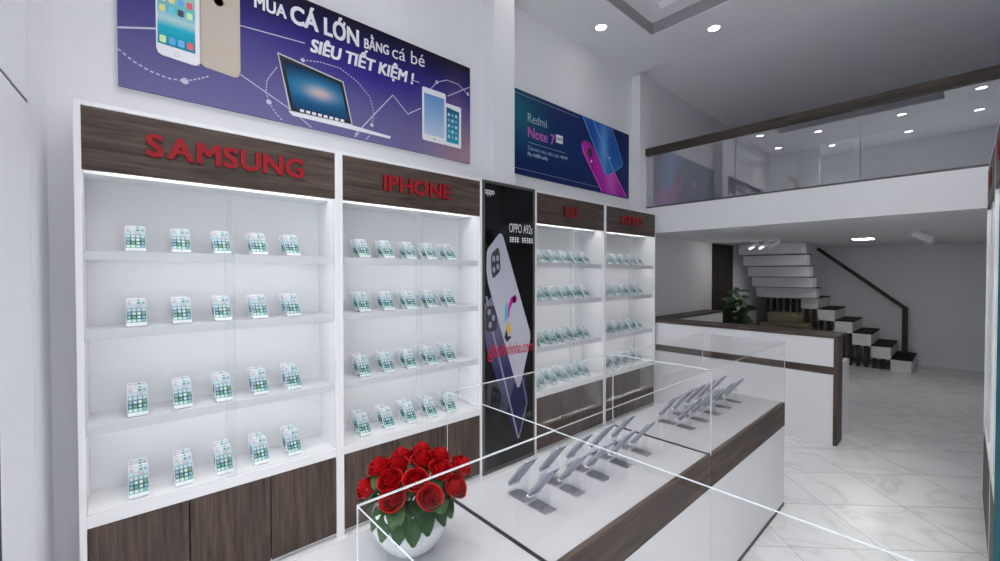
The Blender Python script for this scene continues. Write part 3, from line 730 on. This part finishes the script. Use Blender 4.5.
tag(obj('filler_blossoms', f, [mat('white_blossom', (.8, .8, .78), .6), stemm]), 'tiny white filler blossoms scattered among the rose stems', 'flowers', kind='stuff')

# ------------------------------------------------------------------ reception counter
rcn = thing('reception_counter', 'white L-shaped reception counter with dark wood top and band under the mezzanine', 'counter', (-1.8, 5.2, 0))
yF = 5.0; xr = -.813
obj('front_panel', MB().box(-2.852, xr-.002, yF, yF+.22, 0, .671).box(-2.852, xr-.002, yF, yF+.22, .746, 1.018), white, rcn)
obj('wood_band', MB().box(-2.852, xr-.002, yF-.003, yF+.215, .673, .744), wood_x, rcn)
obj('end_panel', MB().box(xr, xr+.03, yF-.004, 5.24, 0, 1.020), wood_z, rcn)
obj('countertop', MB().box(-2.58, xr+.03, yF-.006, 5.40, 1.020, 1.043).box(-2.856, -2.58, yF-.006, 7.20, 1.020, 1.043), wood_x, rcn, bevel=.002)
sw_ = MB().box(-2.852, -2.598, 5.222, 7.19, 0, 1.018)
obj('side_wing', sw_, white, rcn)
m = MB()
for k in range(3): m.box(-2.598, -2.590, 5.70+k*.49, 6.18+k*.49, .30, .99)
for k in range(3): obj('drawer_front', MB().box(-2.598, -2.588, 5.70+k*.495, 6.185+k*.495, .30, .99), white, rcn)
dk = MB().box(-2.0, xr+.022, 5.24, 5.66, .715, .745).box(xr, xr+.022, 5.242, 5.66, 0, .715).box(-2.0, -1.98, 5.242, 5.66, 0, .715)
obj('work_desk', dk, white, rcn)

# ------------------------------------------------------------------ stairs
sc_ = thing('staircase', 'white box-step staircase with black treads turning up at the back wall', 'stairs', (-.7, 9.6, 0))
greyw = mat('stair_white_paint', (.72, .72, .74), .5)
SY0, SY1 = 9.58, YB-.002
for k in range(5):
    xR = -.55-.25*k; zb = max(0, .195*(k+1)-.20)
    s = obj('step', MB().box(xR-.252, xR, SY0, SY1, zb, .195*(k+1)), greyw, sc_)
    obj('tread', MB().box(xR-.25, xR+.012, SY0-.006, SY1, .195*(k+1), .195*(k+1)+.018), black, s)
s = obj('step', MB().box(-2.06, -1.80, SY0, SY1, .975, 1.172), greyw, sc_); obj('tread', MB().box(-2.05, -1.788, SY0-.006, SY1, 1.172, 1.190), black, s)
obj('landing', MB().box(-2.80, -2.062, SY0, SY1, 1.16, 1.190), greyw, sc_)
for k in range(5):
    y1 = SY0-.03-.245*k; z0 = 1.195+.196*k
    s = obj('step', MB().box(-2.74, -1.775, y1-.25, y1, z0-.003, min(z0+.176, 2.149)), greyw, sc_)
    if k < 4: obj('tread', MB().box(-2.735, -1.755, y1-.225, y1, z0+.176, z0+.190), black, s)
hr = MB()
p0, p1, p2 = Vector((-.685, 10.35, .195+.018)), Vector((-.685, 10.35, 1.02)), Vector((-1.96, 10.35, 2.14))
def bar(mb, a, b, w, h):
    d = (b-a).normalized(); s = Vector((0, 1, 0)); u = d.cross(s).normalized(); n = len(mb.v)
    for p in (a, b):
        for i, j in ((-1, -1), (1, -1), (1, 1), (-1, 1)): mb.v.append(tuple(p+s*i*w/2+u*j*h/2))
    for q in ((0,3,2,1),(4,5,6,7),(0,1,5,4),(1,2,6,5),(2,3,7,6),(3,0,4,7)): mb.f.append(tuple(n+i for i in q)); mb.m.append(0)
bar(hr, p0, p1+Vector((0, 0, .02)), .06, .075); bar(hr, p1, p2, .06, .06)
obj('handrail', hr, dwood_x, sc_)
he = MB(); q0, q1, q2 = Vector((-1.73, 8.05, 2.476)), Vector((-1.73, 8.0, 3.12)), Vector((-1.80, 8.0, 3.20))
bar(he, q0, Vector((-1.80, 8.0, 3.10)), .06, .06); bar(he, Vector((-1.795, 8.0, 3.09)), Vector((-1.90, 8.0, 3.19)), .06, .06)
obj('upper_handrail_end', he, black, sc_)
ss = thing('slat_screen', 'row of dark upright wooden slats under the staircase', 'screen', (-1.7, 9.67, 0))
x = -2.66; k = 0
while x < -.83:
    hgt = 1.155 if x < -2.062 else (.97 if x+.045 < -1.80 else 0)
    if hgt == 0:
        kk = int((-.55-(x+.045))/.25); hgt = max(.0, .195*(kk+1)-.205)
        kk2 = int((-.55-x)/.25)
    if hgt > .12: obj('slat', MB().box(x, x+.052, 9.65, 9.70, 0, hgt), dwood, ss)
    x += .108
# tan tiered chest below the landing
tc_ = thing('tiered_chest', 'tan wooden tiered chest standing in front of the slats under the stairs', 'chest', (-2.2, 9.1, 0))
obj('chest_body', MB().box(-2.56, -1.87, 8.95, 9.42, 0, .60), tan, tc_, bevel=.004)
obj('chest_ledge', MB().box(-2.62, -1.83, 8.90, 9.45, .60, .655), tan, tc_, bevel=.004)
obj('chest_ledge', MB().box(-2.57, -1.86, 8.96, 9.42, .665, .725), tan, tc_, bevel=.004)
obj('chest_spacer', MB().box(-2.52, -1.92, 8.99, 9.40, .655, .665), tan, tc_)
obj('chest_top_box', MB().box(-2.46, -1.98, 9.02, 9.38, .725, .915), tan, tc_, bevel=.006)

# ------------------------------------------------------------------ potted plant behind the counter
PX_, PY_ = -2.46, 7.47
pt = thing('potted_plant', 'leafy green potted plant standing behind the reception counter by the dark panel', 'plant', (PX_, PY_, 0))
obj('pot', MB().lathe([(0, 0), (.12, 0), (.13, .01), (.155, .32), (.165, .34), (.15, .34), (.14, .30), (0, .29)], (PX_, PY_, 0), 28), ceramic, pt, smooth=True)
s = MB(); fo = MB(); rnd = random.Random(21)
for k in range(7):
    aa = k*2*PI/7; tip = Vector((PX_+.10*math.cos(aa), PY_+.10*math.sin(aa), 1.05+.33*(k % 3)/2)); b0 = Vector((PX_+.02*math.cos(aa), PY_+.02*math.sin(aa), .28))
    s.tube(b0, tip, .008, .003, 7)
    for q in range(22):
        tt = .15+.85*q/21; p = b0.lerp(tip, tt); a2 = q*2.4+k; dd = Vector((math.cos(a2), math.sin(a2), rnd.uniform(-.7, .9)))
        leaf_pts(fo, p, dd, (rnd.uniform(-.9, .9), rnd.uniform(-.9, .9), .6), rnd.uniform(.17, .25)*(1.1-.35*tt), .046, .4)
obj('stems', s, mat('plant_stem', (.12, .10, .05), .6), pt); obj('foliage', fo, mat('plant_leaf', (.040, .090, .035), .35), pt, smooth=True)

# ------------------------------------------------------------------ mezzanine balustrade
mz = thing('glass_balustrade', 'clear glass balustrade with dark wooden handrail along the mezzanine edge', 'balustrade', (-1.2, 5.07, 2.476))
pn = MB()
for k in range(3):
    xa = -2.764+k*1.06; obj('glass_panel', MB().box(xa, xa+1.056, 5.064, 5.076, 2.477, 3.17), glass_rail, mz)
obj('handrail', MB().box(-2.79, XR-.002, 5.035, 5.105, 3.150, 3.245), dwood_x, mz, bevel=.008)
obj('base_channel', MB().box(-2.764, XR-.002, 5.052, 5.088, 2.4762, 2.496), frame_dark, mz)

# ------------------------------------------------------------------ lamps
def downlight(x, y, label):
    t = thing('ceiling_downlight', label, 'downlight', (x, y, ZC), 0, 'round downlights in the shop ceiling')
    obj('trim_ring', MB().lathe([(.052, -.001), (.066, -.001), (.068, -.006), (.056, -.010), (.052, -.004)], (x, y, ZC), 28), white, t, smooth=True)
    obj('lens', MB().lathe([(.0, -.0045), (.053, -.0045)], (x, y, ZC), 28), lens, t)
    return t
DL = [(-2.525, 3.685), (-2.525, 2.56), (-2.525, 1.43), (-2.525, .30), (.14, 3.685), (.14, 2.56), (.14, 1.43), (.14, .30), (-1.753, 4.564), (-.68, 4.564), (-1.76, .92), (-.68, .92), (-1.76, -.28), (-.68, -.28)]
for i, (x, y) in enumerate(DL):
    lab = 'round recessed downlight above the blue banner' if i == 0 else 'round recessed downlight between the ceiling tray and the mezzanine' if i == 8 else None
    if lab is None:
        side = 'left row' if x < -2 else 'right row' if x > 0 else ('far end' if y > 4 else 'near end')
        lab = f"round recessed downlight out of frame overhead, mirrored in the balustrade glass, {side}"
    downlight(x, y, lab)
    ld = bpy.data.lights.new('downlight_beam', 'SPOT'); ld.energy = (24 if y < 1 else 5) if x < -2 else 16 if y > 4 else (85 if y > 2 else 80) if x > 0 else 75; ld.spot_size = math.radians(118); ld.spot_blend = 1; ld.shadow_soft_size = .28; ld.color = (1, .985, .96)
    lo = bpy.data.objects.new('downlight_beam', ld); COL.objects.link(lo); lo.location = (x, y, ZC-.02)
lp = thing('led_panel', 'flat rectangular lit ceiling lamp under the mezzanine', 'lamp', (-.99, 8.08, 2.15))
obj('lamp_frame', MB().box(-1.115, -.865, 7.95, 8.21, 2.142, 2.1498), white, lp); obj('diffuser', MB().box(-1.10, -.88, 7.965, 8.195, 2.1395, 2.1422), panel_led, lp)
def spot_head(mb, base_, d, ln_, r):
    d = Vector(d).normalized(); b_ = Vector(base_)
    mb.tube(b_-d*ln_*.35, b_+d*ln_*.65, r, n=18); return mb
sp = thing('ceiling_spotlight', 'single white cylinder spotlight under the mezzanine near the aisle', 'spotlight', (-.36, 6.75, 2.15))
obj('mount', MB().tube((-.36, 6.75, 2.1499), (-.36, 6.75, 2.135), .04).tube((-.36, 6.75, 2.135), (-.36, 6.75, 2.09), .008), white, sp)
h_ = obj('lamp_head', spot_head(MB(), (-.345, 6.765, 2.075), (.75, .35, -.42), .20, .040), white, sp)
obj('lamp_ring', spot_head(MB(), (-.345+.109, 6.765+.051, 2.075-.061), (.75, .35, -.42), .03, .042), steel, h_)
def head_fill(pos, d, e, size):
    ld = bpy.data.lights.new('head_fill_light', 'SPOT'); ld.energy = e; ld.spot_size = math.radians(size); ld.spot_blend = 1; ld.shadow_soft_size = .02; ld.color = (1, .985, .96)
    lo = bpy.data.objects.new('head_fill_light', ld); COL.objects.link(lo); lo.location = pos; lo.rotation_euler = Vector(d).to_track_quat('-Z', 'Y').to_euler()
tp = thing('ceiling_spotlight', 'triple white spotlight bar under the mezzanine before the stairs', 'spotlight', (-2.05, 7.40, 2.15))
obj('mount_bar', MB().box(-2.26, -1.86, 7.37, 7.43, 2.13, 2.1498), white, tp, bevel=.004)
for k in range(3):
    x = -2.20+k*.14
    h_ = obj('lamp_head', spot_head(MB(), (x, 7.40, 2.085), (-.80, -.35, -.50), .17, .032), white, tp)
    head_fill((x-.10, 7.352, 2.022), (-.80, -.35, -.50), 1.1, 165)  # weak wide fill, added to lift the left wall; no visible glow here
    obj('lamp_stem', MB().tube((x, 7.40, 2.13), (x, 7.40, 2.09), .007), steel, h_)

# ------------------------------------------------------------------ daylight and camera
wd = bpy.data.worlds.new('sky'); SC.world = wd; wd.use_nodes = True
b = wd.node_tree.nodes['Background']; b.inputs[0].default_value = (.86, .93, 1, 1); b.inputs[1].default_value = 1.85
pl = bpy.data.lights.new('shopfront_portal', 'AREA'); pl.shape = 'RECTANGLE'; pl.size = 2.75; pl.size_y = 3.13
pl.cycles.is_portal = True
po_ = bpy.data.objects.new('shopfront_portal', pl); COL.objects.link(po_); po_.location = (-.965, YF+.02, 1.575); po_.rotation_euler = (PI/2, 0, PI)

cam = bpy.data.cameras.new('camera'); co = bpy.data.objects.new('camera', cam); COL.objects.link(co); SC.camera = co
cam.sensor_fit = 'HORIZONTAL'; cam.sensor_width = 36; cam.lens = 36*419/1000; cam.clip_start = .02
yaw = math.atan2(463, 419); pitch = math.atan2(6.5, 419)
co.location = (0, 0, 1.63); co.rotation_euler = (PI/2-pitch, 0, yaw)
vs_ = SC.view_settings; vs_.view_transform = 'Standard'; vs_.look = 'None'; vs_.gamma = 1; vs_.use_curve_mapping = False; vs_.exposure = .4
SC.display_settings.display_device = 'sRGB'

SC.cycles.transparent_max_bounces = 40; SC.cycles.max_bounces = 14; SC.cycles.diffuse_bounces = 8; SC.cycles.glossy_bounces = 6
